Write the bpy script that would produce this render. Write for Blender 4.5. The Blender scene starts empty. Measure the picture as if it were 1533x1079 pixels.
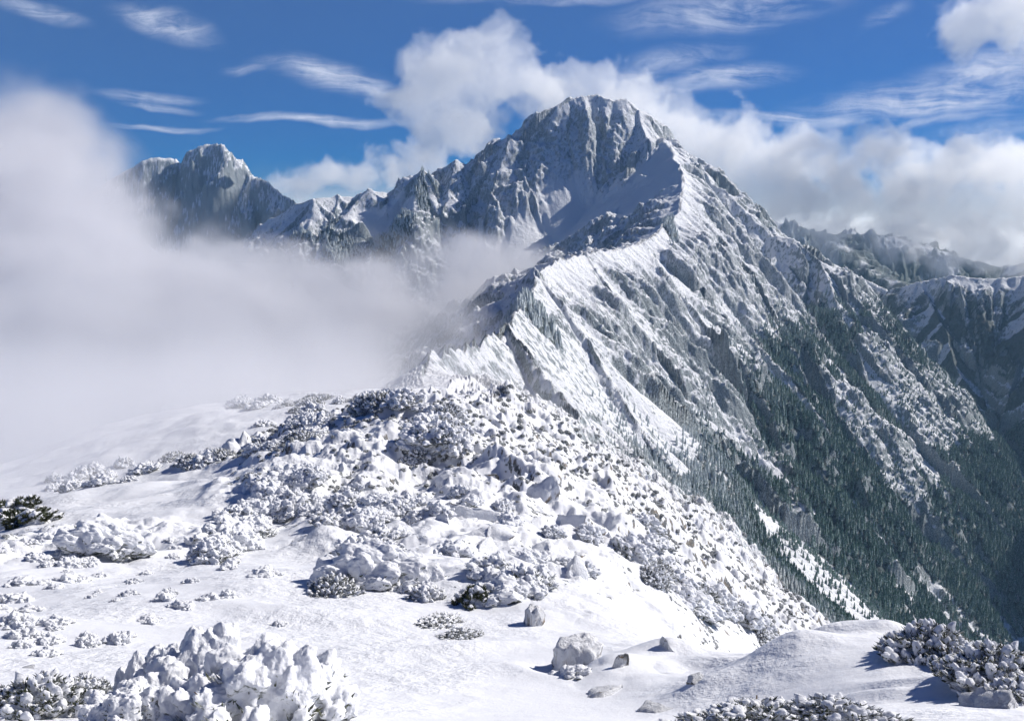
import bpy, math, random, time
import numpy as np
T0 = time.time()
F32 = np.float32
RES = 1.0
TREES = 90000
rng = np.random.RandomState(7)
random.seed(7)

# ------------------------------------------------------------------ survey
# Points of the place are noted as bearing/elevation (read off in a 1533x1079
# frame with a 35 mm lens pitched 12.65 degrees down) plus their distance.
FPX = 1490.0
PITCH = math.radians(12.65)
CP, SP = math.cos(PITCH), math.sin(PITCH)
def P(px, py, Y):
    u = (px-766.5)/FPX; v = (539.5-py)/FPX
    dy = CP+v*SP; dz = -SP+v*CP
    return (Y*u/dy, Y, Y*dz/dy)
def pxof(x, y, z):
    """inverse of P, only used to check which area of the survey a point is in"""
    d = y*CP - z*SP
    d = np.maximum(d, 1e-3)
    return 766.5+FPX*x/d, 539.5-FPX*(y*SP+z*CP)/d

# ------------------------------------------------------------------ noise
_perm = rng.permutation(4096).astype(np.int32)
_gx = np.cos(rng.rand(4096)*2*np.pi).astype(F32)
_ang = (rng.rand(4096)*2*np.pi)
_gx = np.cos(_ang).astype(F32); _gy = np.sin(_ang).astype(F32)
_h1 = rng.rand(4096).astype(F32); _h2 = rng.rand(4096).astype(F32)
def _hash(ix, iy, s=0):
    return _perm[(ix + _perm[(iy + s*57) & 4095]) & 4095]
def perlin(x, y, s=0):
    xf = np.floor(x); yf = np.floor(y)
    ix = xf.astype(np.int32); iy = yf.astype(np.int32)
    fx = (x-xf).astype(F32); fy = (y-yf).astype(F32)
    u = fx*fx*fx*(fx*(fx*6-15)+10); v = fy*fy*fy*(fy*(fy*6-15)+10)
    def g(dx, dy):
        h = _hash(ix+dx, iy+dy, s)
        return _gx[h]*(fx-dx)+_gy[h]*(fy-dy)
    a = g(0, 0); b = g(1, 0); c = g(0, 1); d = g(1, 1)
    return ((a+(b-a)*u)*(1-v)+(c+(d-c)*u)*v)*F32(1.5)
def fbm(x, y, oct=4, s=0, gain=.5):
    r = 0; a = 1.0; t = 0
    for i in range(oct):
        r = r+a*perlin(x*F32(2**i)+F32(i*17.3), y*F32(2**i)-F32(i*9.1), s+i); t += a; a *= gain
    return r/F32(t)
def billow(x, y, oct=3, s=0):
    r = 0; a = 1.0; t = 0
    for i in range(oct):
        r = r+a*np.abs(perlin(x*F32(2**i)+F32(i*7.7), y*F32(2**i)+F32(i*3.1), s+i)); t += a; a *= .5
    return r/F32(t)
def worley(x, y, s=0):
    ix = np.floor(x).astype(np.int32); iy = np.floor(y).astype(np.int32)
    fx = (x-ix).astype(F32); fy = (y-iy).astype(F32)
    best = np.full(x.shape, 9., F32)
    for i in (-1, 0, 1):
        for j in (-1, 0, 1):
            h = _hash(ix+i, iy+j, s)
            d = (_h1[h]+i-fx)**2+(_h2[h]+j-fy)**2
            best = np.minimum(best, d)
    return np.sqrt(best)
def sstep(a, b, x):
    t = np.clip((x-a)/(b-a), 0, 1); return t*t*(3-2*t)
def smax(a, b, k):
    h = np.maximum(k-np.abs(a-b), 0)/k
    return np.maximum(a, b)+h*h*k*F32(.25)

# ------------------------------------------------------------------ ridges
RIDGES = []
def ridge(name, pts, sl, sr, curve=0.0, world=False, jag=1.0):
    """sl, sr: fall per metre on the left and right of the walking direction"""
    p = pts if world else [P(*q) for q in pts]
    RIDGES.append(dict(name=name, p=np.array(p, F32), sl=sl, sr=sr, curve=curve, jag=jag))
# the crest that leads from the near shoulder over the saddle to the tower
ridge('crest', [(700,640,120),(655,590,200),(632,562,300),(645,548,390),(700,530,520),(757,508,640),(772,480,740),(787,450,860),(803,416,1000)], 1.35, 1.12)
ridge('crest_far', [(803,416,1000),(835,394,1130),(880,385,1300),(930,374,1450),(965,367,1600),(992,346,1720),(1016,322,1830),(1026,290,1960),(1022,264,2120),(1010,236,2330),(994,212,2520)], .75, 1.12)
# skyline: summit and its left arm
ridge('summit', [(998,210,2540),(985,212,2580),(972,196,2600),(955,168,2610),(935,151,2620),(915,153,2620),(890,145,2630),(850,150,2610),(830,158,2590),(800,192,2570),(786,213,2560),
    (773,219,2550),(762,206,2540),(735,226,2530),(702,248,2520),(686,243,2510),(656,266,2500),(632,258,2470),(603,279,2480),(576,289,2470),(551,286,2450),(530,298,2460),(505,295,2440),(470,300,2400),(440,308,2420),(400,330,2480)], 1.3, .9)
ridge('east_rib', [(955,168,2610),(964,205,2530),(966,240,2460),(956,275,2400),(935,305,2350),(905,328,2310),(880,345,2280)], .85, 1.3)
ridge('rib_a', [(850,150,2610),(835,180,2590),(805,230,2560),(780,280,2500)], 1.3, 1.2)
ridge('rib_b', [(762,206,2540),(752,250,2480),(738,300,2420),(722,345,2370)], 1.0, 1.1)
ridge('rib_c', [(686,243,2510),(672,290,2440),(655,330,2400)], 1.0, 1.1)
ridge('rib_d', [(632,258,2470),(618,300,2400),(585,345,2350),(535,390,2290)], 1.0, 1.1)
ridge('rib_e', [(551,286,2450),(520,320,2390),(500,345,2360)], .9, 1.0)
ridge('rib_f', [(505,295,2440),(470,325,2390),(430,350,2350)], .9, 1.0)
# skyline arm right of the tower, falling into the right-hand spur
ridge('right_arm', [(985,212,2580),(1012,224,2520),(1035,238,2480),(1050,253,2440),(1062,279,2390),(1085,287,2370),(1112,311,2320),(1136,333,2280),(1160,356,2240),(1188,358,2220),
    (1222,395,2160),(1250,450,2060),(1290,540,1960),(1350,640,1860),(1420,750,1760),(1500,880,1640),(1560,990,1500)], .95, 1.0)
# spurs of the right flank
ridge('spur_a', [(757,496,640),(830,590,560),(905,700,500),(1000,830,440),(1130,935,400),(1240,1010,380)], .9, .95)
ridge('spur_b', [(803,410,1000),(880,515,900),(960,640,820),(1060,765,770),(1200,910,740),(1300,1000,720)], .95, .95)
ridge('spur_c', [(880,385,1300),(945,480,1180),(1010,600,1090),(1110,740,1020),(1250,890,990),(1350,990,970)], .95, .95)
ridge('spur_d', [(965,367,1600),(1045,480,1450),(1120,610,1350),(1230,760,1280),(1370,930,1230),(1450,1010,1200)], .95, .95)
ridge('spur_e', [(1020,300,1930),(1100,385,1850),(1165,490,1740),(1260,640,1620),(1380,800,1540),(1500,940,1460)], 1.0, .95)
ridge('spur_f', [(1112,311,2320),(1170,420,2180),(1230,520,2060),(1300,640,1920)], 1.0, .95)
# right-hand far ridge
ridge('far_ridge', [(1160,356,2900),(1250,400,2850),(1330,437,2750),(1370,424,2700),(1430,414,2650),(1480,420,2620),(1533,416,2600),(1640,400,2500),(1800,380,2300),(2100,360,2000)], 1.0, .95)
ridge('far_rib_a', [(1370,424,2700),(1410,500,2500),(1450,600,2300),(1490,700,2120)], 1.0, 1.0)
ridge('far_rib_b', [(1533,416,2600),(1545,520,2380),(1570,640,2150),(1600,760,1900)], 1.0, 1.0)
ridge('back_hill', [(1150,330,4300),(1240,350,4200),(1330,352,4200),(1420,382,4100),(1500,400,4000),(1600,380,3900),(1800,380,3600)], .6, .6)
ridge('back_spur', [(1240,350,4200),(1300,400,3800),(1350,425,3500)], .7, .7)
# left far peak
# opposite valley side right of the frame, added unseen to shade the valley floor
ridge('west_shade_ridge', [(1500,800,-260),(1620,1400,10),(1760,1900,90)], 1.5, 1.2, world=True)
ridge('left_peak', [(120,300,3500),(215,240,3560),(235,235,3580),(258,238,3600),(270,246,3600),(288,227,3600),(306,217,3600),(335,217,3590),(352,236,3580),(374,264,3560),(398,272,3540),(418,289,3500),(445,306,3450),(520,330,3400)], 1.7, 1.6)
ridge('left_rib', [(330,217,3590),(318,260,3540),(300,300,3480)], 1.7, 1.7)
ridge('left_rib_b', [(374,264,3560),(365,290,3500),(350,320,3450)], 1.6, 1.6)
# ground the camera stands on: knoll falling away behind and to the sides
ridge('knoll', [(-60,-120,-22),(-20,-40,-6),(0,-3,-1.2),(0,8,-4),(-1,40,-15),(-3,80,-27),(-3.5,120,-36)], .7, .8, world=True)

def ridge_height(x, y):
    """height, winning ridge, fall-line coordinate along it, distance from its line, distance to any line"""
    H = np.full(x.shape, -1500., F32); top = np.full(x.shape, -5000., F32)
    who = np.zeros(x.shape, np.int8); U = np.zeros(x.shape, F32); V = np.zeros(x.shape, F32); dmin = np.full(x.shape, 9e3, F32)
    for k, R in enumerate(RIDGES):
        p = R['p']; best = np.full(x.shape, -5000., F32); arc = 0.
        bu = np.zeros(x.shape, F32); bv = np.zeros(x.shape, F32)
        for a, b in zip(p[:-1], p[1:]):
            dx, dy = b[0]-a[0], b[1]-a[1]; L2 = dx*dx+dy*dy; L = math.sqrt(L2)
            t = np.clip(((x-a[0])*dx+(y-a[1])*dy)/L2, 0, 1)
            ex = x-a[0]-t*dx; ey = y-a[1]-t*dy
            d = np.sqrt(ex*ex+ey*ey)
            side = dx*ey-dy*ex                      # >0: left
            sl_ = np.where(side > 0, F32(R['sl']), F32(R['sr']))
            z = a[2]+t*(b[2]-a[2])-sl_*d
            m = z > best
            best = np.where(m, z, best)
            bu = np.where(m, F32(arc)+t*F32(L)+np.clip(d*F32((b[2]-a[2])/L)/sl_, -80, 80)+np.where(side > 0, F32(500), F32(0)), bu); bv = np.where(m, d, bv)
            arc += L
        m = best > top
        top = np.where(m, best, top); who = np.where(m, np.int8(k), who)
        U = np.where(m, bu+F32(k*977), U); V = np.where(m, bv, V)
        dmin = np.minimum(dmin, bv)
        k_s = 14. if R['name'] != 'knoll' else 4.
        H = smax(H, best, F32(k_s))
    return H, who, U, V, dmin

# ------------------------------------------------------------------ near shoulder: thin-plate survey
near_pts = [P(*q) for q in [
 (0,1079,9),(0,950,16),(0,850,30),(0,790,50),(0,766,64),
 (-150,1079,9),(-150,900,22),(-150,820,50),
 (250,1079,9),(250,950,16.5),(250,850,30),(250,770,48),(250,722,72),
 (450,1079,9),(450,950,17),(450,850,30),(450,750,52),(450,700,75),(470,668,95),(380,692,84),
 (640,1079,9.5),(640,950,18),(640,850,32),(640,760,52),(640,680,85),(620,625,125),
 (800,1079,9.5),(800,960,17),(800,880,27),(800,780,48),(780,700,75),(740,645,118),
 (950,1079,9.5),(950,1000,14),(950,930,22),(930,850,38),(880,760,62),(850,715,90),
 (1080,1079,10),(1080,1020,13),(1050,980,17),
 (1200,1079,7),(1200,990,11),(1230,952,13.5),(1130,985,12.5),
 (1400,1079,7),(1400,1000,10),(1390,962,12.5),(1480,985,11.5),(1533,1079,6.5),(1533,1015,10),(1640,1079,7),
 (1030,900,60),(1150,975,48),(1100,900,110),(1190,930,100),(1000,830,110),
 (250,650,150),(100,735,120),(-50,760,120),(450,597,195),(320,610,185),(150,640,200),(560,600,170),(180,715,110),(330,690,125),
 (655,590,200),(634,563,300),(700,600,240),(760,612,235),(720,570,300),(800,650,180),(830,640,235),(860,690,175),(900,720,200),(930,775,140),(960,790,170),(1020,850,140),(1060,870,140),(900,700,260),(800,610,310),(560,590,290)]]
near_pts += [(-28,92,-33.5),(-55,80,-36),(11,20,-19),(6,22,-14.5),(15,16,-20),(20,30,-32),(0,0,-1.8),(-12,0,-5),(10,0,-7.5),(0,-20,-5),(-60,20,-22),(-60,60,-33),(40,60,-52),(30,10,-26),(-80,150,-52),(-100,200,-66)]
near_pts = np.array(near_pts, np.float64)
def tps_fit(p, lam=0.02):
    n = len(p); A = np.zeros((n+3, n+3))
    d2 = ((p[:, None, :2]-p[None, :, :2])**2).sum(-1)
    A[:n, :n] = np.where(d2 > 0, .5*d2*np.log(d2+1e-12), 0)+np.eye(n)*lam*np.linalg.norm(p[:, :2], axis=1)
    A[:n, n] = 1; A[:n, n+1:] = p[:, :2]; A[n:, :n] = A[:n, n:].T
    return np.linalg.solve(A, np.concatenate([p[:, 2], [0, 0, 0]]))
W_TPS = tps_fit(near_pts)
def near_height(x, y):
    n = len(near_pts); z = W_TPS[n]+W_TPS[n+1]*x+W_TPS[n+2]*y
    z = z.astype(np.float64)
    for i in range(n):
        d2 = (x-near_pts[i, 0])**2+(y-near_pts[i, 1])**2+1e-9
        z += W_TPS[i]*.5*d2*np.log(d2)
    return z.astype(F32)

# ------------------------------------------------------------------ gullies that follow the fall line
def gullies(x, y, gx, gy, f0, octs, a0):
    """returns height offset; gx, gy: gradient of the land"""
    hz = np.zeros(x.shape, F32); hx = np.zeros(x.shape, F32); hy = np.zeros(x.shape, F32)
    a = a0; f = f0
    for o in range(octs):
        px = x*F32(f)+F32(o*13.7); py = y*F32(f)-F32(o*5.9)
        dx = -(gy+hy*F32(.55)); dy = gx+hx*F32(.55)
        m = np.sqrt(dx*dx+dy*dy)+1e-6; lim = np.minimum(m*F32(1.2), 1.)/m
        dx = dx*lim; dy = dy*lim
        ix = np.floor(px).astype(np.int32); iy = np.floor(py).astype(np.int32)
        fx = (px-ix).astype(F32); fy = (py-iy).astype(F32)
        vz = np.zeros(x.shape, F32); vd = np.zeros(x.shape, F32); wt = np.zeros(x.shape, F32)
        for i in (-1, 0, 1):
            for j in (-1, 0, 1):
                h = _hash(ix+i, iy+j, o+3)
                ppx = fx-i-_h1[h]; ppy = fy-j-_h2[h]
                w = np.exp(-2*(ppx*ppx+ppy*ppy)); mag = (ppx*dx+ppy*dy)*F32(2*np.pi)
                vz += np.cos(mag)*w; vd -= np.sin(mag)*w; wt += w
        wt += 1e-4
        vz /= wt; vd /= wt
        lam = 1./f; hz += F32(a)*vz*sstep(3.*lam, 11*lam, RRs)
        hx += F32(a*f*6)*vd*dx; hy += F32(a*f*6)*vd*dy
        a *= .5; f *= 2.0
    return hz
# ------------------------------------------------------------------ the polar land grid
def span(a, b, n): return np.linspace(a, b, max(2, int(n*RES)), endpoint=False)
def lspan(a, b, n): return np.geomspace(a, b, max(2, int(n*RES)), endpoint=False)
th = np.radians(np.concatenate([span(-180, -60, 40), span(-60, -33, 60), span(-33, 33, 1300), span(33, 60, 60), span(60, 180, 40)]))
rr = np.concatenate([lspan(.6, 5.5, 30), lspan(5.5, 110, 700), lspan(110, 600, 420), span(600, 1400, 400), span(1400, 3000, 560), span(3000, 4600, 160), lspan(4600, 6200, 40), [6200.]])
NT, NR = len(th), len(rr)
TH, RR = np.meshgrid(th, rr)
TH = TH.astype(F32); RR = RR.astype(F32)
X = RR*np.sin(TH); Y = RR*np.cos(TH)
NS = slice(0, int((rr < 430).sum())); FS = slice(int((rr < 145).sum()), NR)
def V_(sl): return X[sl], Y[sl], RR[sl], TH[sl]
print('grid', NR, NT, NR*NT, time.time()-T0)
def polar_grad(Z):
    zr = np.gradient(Z, rr.astype(F32), axis=0)
    zt = np.gradient(Z, th.astype(F32), axis=1)/RR
    s, c = np.sin(TH), np.cos(TH)
    return zr*s+zt*c, zr*c-zt*s

B = np.zeros(X.shape, F32); WHO = np.full(X.shape, len(RIDGES)-1, np.int8)
xf, yf, rf, tf = V_(FS)
far = sstep(190., 400., rf)
wf = np.minimum(rf/2000, 1.)*far*16
wx = fbm(xf/170, yf/170, 3, 11)*wf; wy = fbm(xf/170, yf/170, 3, 23)*wf
B[FS], WHO[FS], RU, RV, DMIN = ridge_height(xf+wx, yf+wy)
n0 = slice(0, FS.start); B[n0] = ridge_height(X[n0], Y[n0])[0]
print('ridges', time.time()-T0)
xn, yn, rn, tn = V_(NS)
wn = (1-sstep(250., 400., rn))*(1-sstep(math.radians(50), math.radians(80), np.abs(tn)))
wn = np.where(rn < 25, 1-sstep(1.6, 2.6, np.abs(tn)), wn)
wn = wn*(1-sstep(0., 26., xn-(9+np.minimum(yn, 190)*.24)))
B[NS] = B[NS]*(1-wn)+near_height(xn, yn)*wn
print('near', time.time()-T0)
gx, gy = polar_grad(B)
sl0 = np.sqrt(gx*gx+gy*gy)
names = [R['name'] for R in RIDGES]
def who_is(*n): return np.isin(WHO, [names.index(q) for q in n])
# wide snow faces that the wind has packed smooth (centre, radii)
SMOOTH = [(P(860,345,2350),105,130),(P(905,330,2330),75,110),(P(960,310,2200),75,190),(P(985,262,2360),45,120),(P(800,365,2300),80,80),(P(700,330,2300),45,60),(P(560,320,2380),50,40),(P(600,310,2400),40,40)]
smooth_ = np.zeros(xf.shape, F32)
for c, ax, ay in SMOOTH:
    smooth_ = np.maximum(smooth_, 1-sstep(.6, 1.15, np.sqrt(((xf-c[0])/ax)**2+((yf-c[1])/ay)**2)+.25*fbm(xf/35, yf/35, 3, 8)))
gf = slice(FS.start, NR)
RRs = rf
G = gullies(xf, yf, gx[FS], gy[FS], 1/150., 5, 12.)
near_crest = .16+.84*sstep(3., 75., DMIN)
near_crest = near_crest+(1-near_crest)*.35*(1-sstep(350., 900., rf))
s0 = sl0[FS]
amp = far*sstep(.25, .7, s0)*(1-.93*smooth_)*near_crest*(1+.5*sstep(3000., 4000., rf))
# ribs and couloirs running straight down from the crests
UW = RU+fbm(xf/45, yf/45, 3, 201)*F32(17)
def ribs(lam, seed, k=5.):
    q = 1-2*np.abs(perlin(UW/F32(lam), RV/F32(lam*k)+F32(seed), seed))*F32(1.4)
    return q*sstep(3.2*lam, 12*lam, rf)
RB = ribs(150, 211)*23+ribs(66, 212)*17.+ribs(30, 213)*9.+ribs(13, 214)*3.4+ribs(6, 215)*1.4
print('gullies', time.time()-T0)
cs = np.clip(rf/1300, .3, 1.)
rid = 1-2*billow(xf/60, yf/60, 4, 41)
rid2 = fbm(xf/20, yf/20, 4, 61)
hf = B[FS]+(G+RB)*amp+amp*(rid*6.5+rid2*6.)*cs
# bedding: rock steps dipping to the left, broken up and uneven
stx = (hf*.8+.55*xf+.1*yf+30*fbm(xf/150, yf/150, 3, 5))
st = perlin(stx/F32(13.), (xf+yf)/F32(160.), 5)+.6*perlin(stx/F32(5.5), (xf-yf)/F32(70.), 6)
hf += amp*st*3.2*sstep(.5, 1.1, s0)*cs
hf += amp*(fbm(xf/7, yf/7, 3, 301)*2.8+billow(xf/14+wx/14, yf/14, 3, 305)*5.)*np.clip(rf/900, .25, 1.2)
H = B.copy(); H[FS] = hf
# ---- near ground: drifts, buried shrubs, broken rock under snow
near = 1-sstep(250., 400., rn); s0n = sl0[NS]
hn = H[NS].copy()
hn += near*sstep(6., 60., rn)*(fbm(xn/16, yn/16, 3, 71)*1.3)
hn += near*sstep(5., 30., rn)*(fbm(xn/4.5, yn/4.5, 3, 75)*.28)
LUMPY = [(720,760,55,12,25),(800,830,38,8,14),(760,690,80,10,22),(680,640,120,18,28),(860,800,50,7,16),(930,880,33,6,12),(640,820,38,7,8),(560,740,55,10,12),(560,690,75,12,14),(450,640,120,14,20),(730,880,27,4,6),
         (960,940,24,4.5,6),(1080,900,80,25,40),(80,830,36,7,9),(1000,1010,13.5,1.6,1.6)]
lump = np.zeros(xn.shape, F32)
lw = .25*fbm(xn/5, yn/5, 2, 3)
for px, py, D, ax, ay in LUMPY:
    c = P(px, py, D)
    lump = np.maximum(lump, 1-sstep(.45, 1.2, np.sqrt(((xn-c[0])/ax)**2+((yn-c[1])/ay)**2)+lw))
lump = np.maximum(lump, sstep(60., 110., rn)*sstep(.3, .5, s0n)*near*sstep(-22., -8., xn))
fx_ = xn+.5*fbm(xn/1.3, yn/1.3, 2, 15); fy_ = yn+.5*fbm(xn/1.3, yn/1.3, 2, 16)
w1 = worley(fx_/1.15, fy_/1.15, 7); w2 = worley(fx_/.42, fy_/.42, 9); w3 = worley(xn/3.4+.3*fbm(xn/2, yn/2, 2, 8), yn/3.4, 19)
lumps = (np.sqrt(np.clip(1-w1*w1, 0, 1))*.55+np.sqrt(np.clip(1-w2*w2, 0, 1))*.2+np.sqrt(np.clip(1-w3*w3, 0, 1))*1.1)
sc_l = sstep(6., 40., rn)
hn += near*lump*(lumps-1.2)*.75*(.3+.7*sc_l)*(1+sstep(100., 300., rn))
rug = 1-2*billow(xn/3.6, yn/3.6, 4, 87)
rug2 = 1-2*billow(xn/9.5, yn/9.5, 3, 97)
hn += near*lump*(rug*1.0+rug2*1.7*sstep(30., 70., rn))*sstep(14., 60., rn)*(1+.8*sstep(100., 300., rn))
hn += near*sstep(90., 170., rn)*sstep(-24., -8., xn)*((1-2*np.abs(perlin((xn*.8-yn*.35)/F32(15), (yn*.8+xn*.5)/F32(55), 61)))*3.2+(1-2*np.abs(perlin((xn*.8-yn*.35)/F32(6), (yn*.8+xn*.5)/F32(26), 62)))*1.3)
dip = xn*.6+yn*.25+hn*.5+1.2*fbm(xn/6, yn/6, 3, 33)
hn += near*lump*perlin(dip/F32(1.3), (xn-yn)/F32(9.), 44)*.55*sstep(18., 50., rn)
rp = sstep(5., 9., rn)*(1-sstep(30., 60., rn))
hn += near*rp*(fbm(xn/1.3, yn/.6, 3, 91)*.026+fbm(xn/.28, yn/.22, 2, 93)*.003)*sstep(-.25, .2, fbm(xn/3.1, yn/2.2, 2, 99))
# wind scoop and drift round the stump shaped rock, crescent drifts on the right mound
def bump_(px, py, D, ax, ay, h, rot=0.):
    c = P(px, py, D); a_, b_ = math.cos(rot), math.sin(rot); u = (xn-c[0])*a_+(yn-c[1])*b_; v = -(xn-c[0])*b_+(yn-c[1])*a_
    return h*np.exp(-(u/ax)**2-(v/ay)**2)
for q in [(838,1010,14.2,.45,.5,-.32,.4),(800,1012,14.,.35,.7,.14,.6),(905,1012,14.,.6,.5,.22),(1000,985,15.2,.7,.4,.3,.2),(1180,985,12.,.6,.5,.28,.5),(1260,962,13.,.8,.3,.22,-.1),(1330,968,12.6,.5,.3,.2,.2),(1330,1030,9.,.9,.18,.10,-.5),(1440,1030,9.,.9,.2,.16,-.7),
          (1060,1030,11.6,.5,.35,.16,.3),(560,885,25.5,1.6,1.1,.5,.1),(700,985,16.,1.4,.35,.14,.4),(420,930,19,2.4,.7,.2,-.3)]:
    hn += bump_(*q)
H[NS] = hn
print('detail', time.time()-T0)
gx, gy = polar_grad(H)
SL = np.sqrt(gx*gx+gy*gy)

# visible from the standing point (used to choose which trees deserve their own object)
elev = H/RR
VIS = elev >= np.maximum.accumulate(elev, axis=0)-.004
def ground(x, y):
    """height of the land at points (arrays)"""
    x = np.asarray(x, float); y = np.asarray(y, float)
    r = np.hypot(x, y); t = np.arctan2(x, y)
    i = np.clip(np.searchsorted(rr, r)-1, 0, NR-2); j = np.clip(np.searchsorted(th, t)-1, 0, NT-2)
    a = np.clip((r-rr[i])/(rr[i+1]-rr[i]), 0, 1); b = np.clip((t-th[j])/(th[j+1]-th[j]), 0, 1)
    return (H[i, j]*(1-a)+H[i+1, j]*a)*(1-b)+(H[i, j+1]*(1-a)+H[i+1, j+1]*a)*b
# ------------------------------------------------------------------ what covers the land
TL = np.interp(yf, [300,390,900,1350,1550,2050,2600], [-160,-175,-300,-365,-320,-350,-420]).astype(F32)
tl = TL+fbm(xf/260, yf/260, 3, 131)*60+fbm(xf/40, yf/40, 3, 137)*34
lapl = (G+RB)*amp
strip = perlin(UW/F32(48.), RV/F32(420.), 231)+.45*perlin(UW/F32(19.), RV/F32(200.), 232)
forest_ = sstep(-60, 50, tl-hf+strip*80)*(1-sstep(2.0, 2.8, SL[FS]))*sstep(-13, -1, lapl+fbm(xf/30, yf/30, 2, 9)*12)*(1-.8*sstep(.12, .36, strip))*sstep(230., 330., rf)*(xf > -40)
fpatch = fbm(xf/60, yf/60, 3, 3)
def blob(px, py, D, ax, ay, n=.5):
    c = P(px, py, D)
    return 1-sstep(.6, 1.1, np.sqrt(((xf-c[0])/ax)**2+((yf-c[1])/ay)**2)+n*fpatch)
for q in [(470,335,2330,60,40),(520,385,2280,70,50),(600,340,2320,50,50),(470,300,2380,70,30),(635,280,2440,35,60),(1000,345,1760,20,80),(575,370,2300,60,50),(790,445,830,30,60)]:
    forest_ = np.maximum(forest_, .8*blob(*q))
wf_ = WHO[FS]
backf = np.isin(wf_, [names.index('back_hill'), names.index('back_spur')])
forest_ = np.where(backf, sstep(-.35, .1, fbm(xf/200, yf/200, 4, 77))*.9, forest_).astype(F32)
forest_ = np.where(np.isin(wf_, [names.index(q) for q in ('summit', 'rib_a', 'east_rib')]) & (hf > -250), 0, forest_)
forest = np.zeros(X.shape, F32); forest[FS] = forest_
smooth = np.zeros(X.shape, F32); smooth[FS] = smooth_
dzs = np.clip(SL, 0, 4)
rock = np.zeros(X.shape, F32)
gul = np.clip(lapl/30, -1, 1)
rf_ = sstep(.72, 1.75, dzs[FS]*.72+fbm(xf/9, yf/9, 4, 151)*.9+fbm(xf/3.2, yf/3.2, 3, 155)*.95+gul*.3+.2)*(1-.9*smooth_)*np.where(np.isin(wf_, [names.index('left_peak'), names.index('left_rib'), names.index('left_rib_b'), names.index('summit'), names.index('rib_a')]), 1., 1.)
rf_ = rf_*np.where(np.isin(wf_, [names.index(q) for q in ('summit', 'rib_a', 'east_rib', 'rib_b', 'crest_far')]), .68, 1.)
rock[FS] = rf_*sstep(120., 280., rf)
rn_ = sstep(1.15, 2.2, dzs[NS]+fbm(xn/2.6, yn/2.6, 3, 156)*.8+fbm(xn/.5, yn/.5, 2, 157)*.4)*.9
rock[NS] = np.maximum(rock[NS], rn_*(1-sstep(120., 280., rn)))

def set_attr(me, name, arr):
    a = me.attributes.new(name, 'FLOAT', 'POINT'); a.data.foreach_set('value', arr.astype(F32).ravel())
IDX = np.arange(NR*NT, dtype=np.int64).reshape(NR, NT)
i00 = IDX[:-1, :]; i01 = np.roll(IDX, -1, axis=1)[:-1, :]; i10 = IDX[1:, :]; i11 = np.roll(IDX, -1, axis=1)[1:, :]
QUADS = np.stack([i00, i01, i11, i10], -1).reshape(-1, 4)
FR = RR[:-1, :].ravel(); FW = WHO[:-1, :].ravel()
CO = np.stack([X, Y, H], -1).reshape(-1, 3).astype(F32)
def land(name, mask, mat, extra=()):
    q = QUADS[mask]
    u, inv = np.unique(q, return_inverse=True); inv = inv.reshape(-1, 4)
    me = bpy.data.meshes.new(name)
    me.vertices.add(len(u)); me.vertices.foreach_set('co', CO[u].ravel())
    n = len(inv); me.loops.add(n*4); me.loops.foreach_set('vertex_index', inv.astype(np.int32).ravel())
    me.polygons.add(n); me.polygons.foreach_set('loop_start', np.arange(0, n*4, 4, dtype=np.int32))
    me.polygons.foreach_set('loop_total', np.full(n, 4, np.int32))
    me.polygons.foreach_set('use_smooth', np.ones(n, bool))
    for an, arr in (('rock', rock), ('forest', forest)):
        set_attr(me, an, arr.ravel()[u])
    me.update(); me.materials.append(mat)
    o = bpy.data.objects.new(name, me); bpy.context.scene.collection.objects.link(o)
    o['kind'] = 'structure'
    return o

# ------------------------------------------------------------------ materials
def newmat(name):
    m = bpy.data.materials.new(name); m.use_nodes = True
    nt = m.node_tree; nt.nodes.clear(); return m, nt
class N:
    def __init__(s, nt): s.nt = nt
    def __call__(s, t, **kw):
        n = s.nt.nodes.new(t)
        ins = kw.pop('ins', {})
        for k, v in kw.items(): setattr(n, k, v)
        for k, v in ins.items():
            if isinstance(v, bpy.types.NodeSocket): s.nt.links.new(v, n.inputs[k])
            elif v is not None: n.inputs[k].default_value = v
        return n
    def math(s, op, a, b=None, c=None, clamp=False):
        n = s('ShaderNodeMath', operation=op, use_clamp=clamp, ins={0: a, 1: b, 2: c}); return n.outputs[0]
    def ramp(s, v, lo, hi, a=0., b=1., kind='SMOOTHSTEP'):
        n = s('ShaderNodeMapRange', interpolation_type=kind, ins={0: v, 1: lo, 2: hi, 3: a, 4: b}); return n.outputs[0]
    def mix(s, f, a, b):
        n = s('ShaderNodeMix', data_type='RGBA', ins={0: f, 6: a, 7: b}); return n.outputs[2]
    def noise(s, vec, scale, detail=4, rough=.5, dist=0.):
        n = s('ShaderNodeTexNoise', ins={'Vector': vec, 'Scale': scale, 'Detail': detail, 'Roughness': rough, 'Distortion': dist}); return n.outputs[0]
    def link(s, a, b): s.nt.links.new(a, b)
SNOW = (.755, .77, .81, 1)
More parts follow.
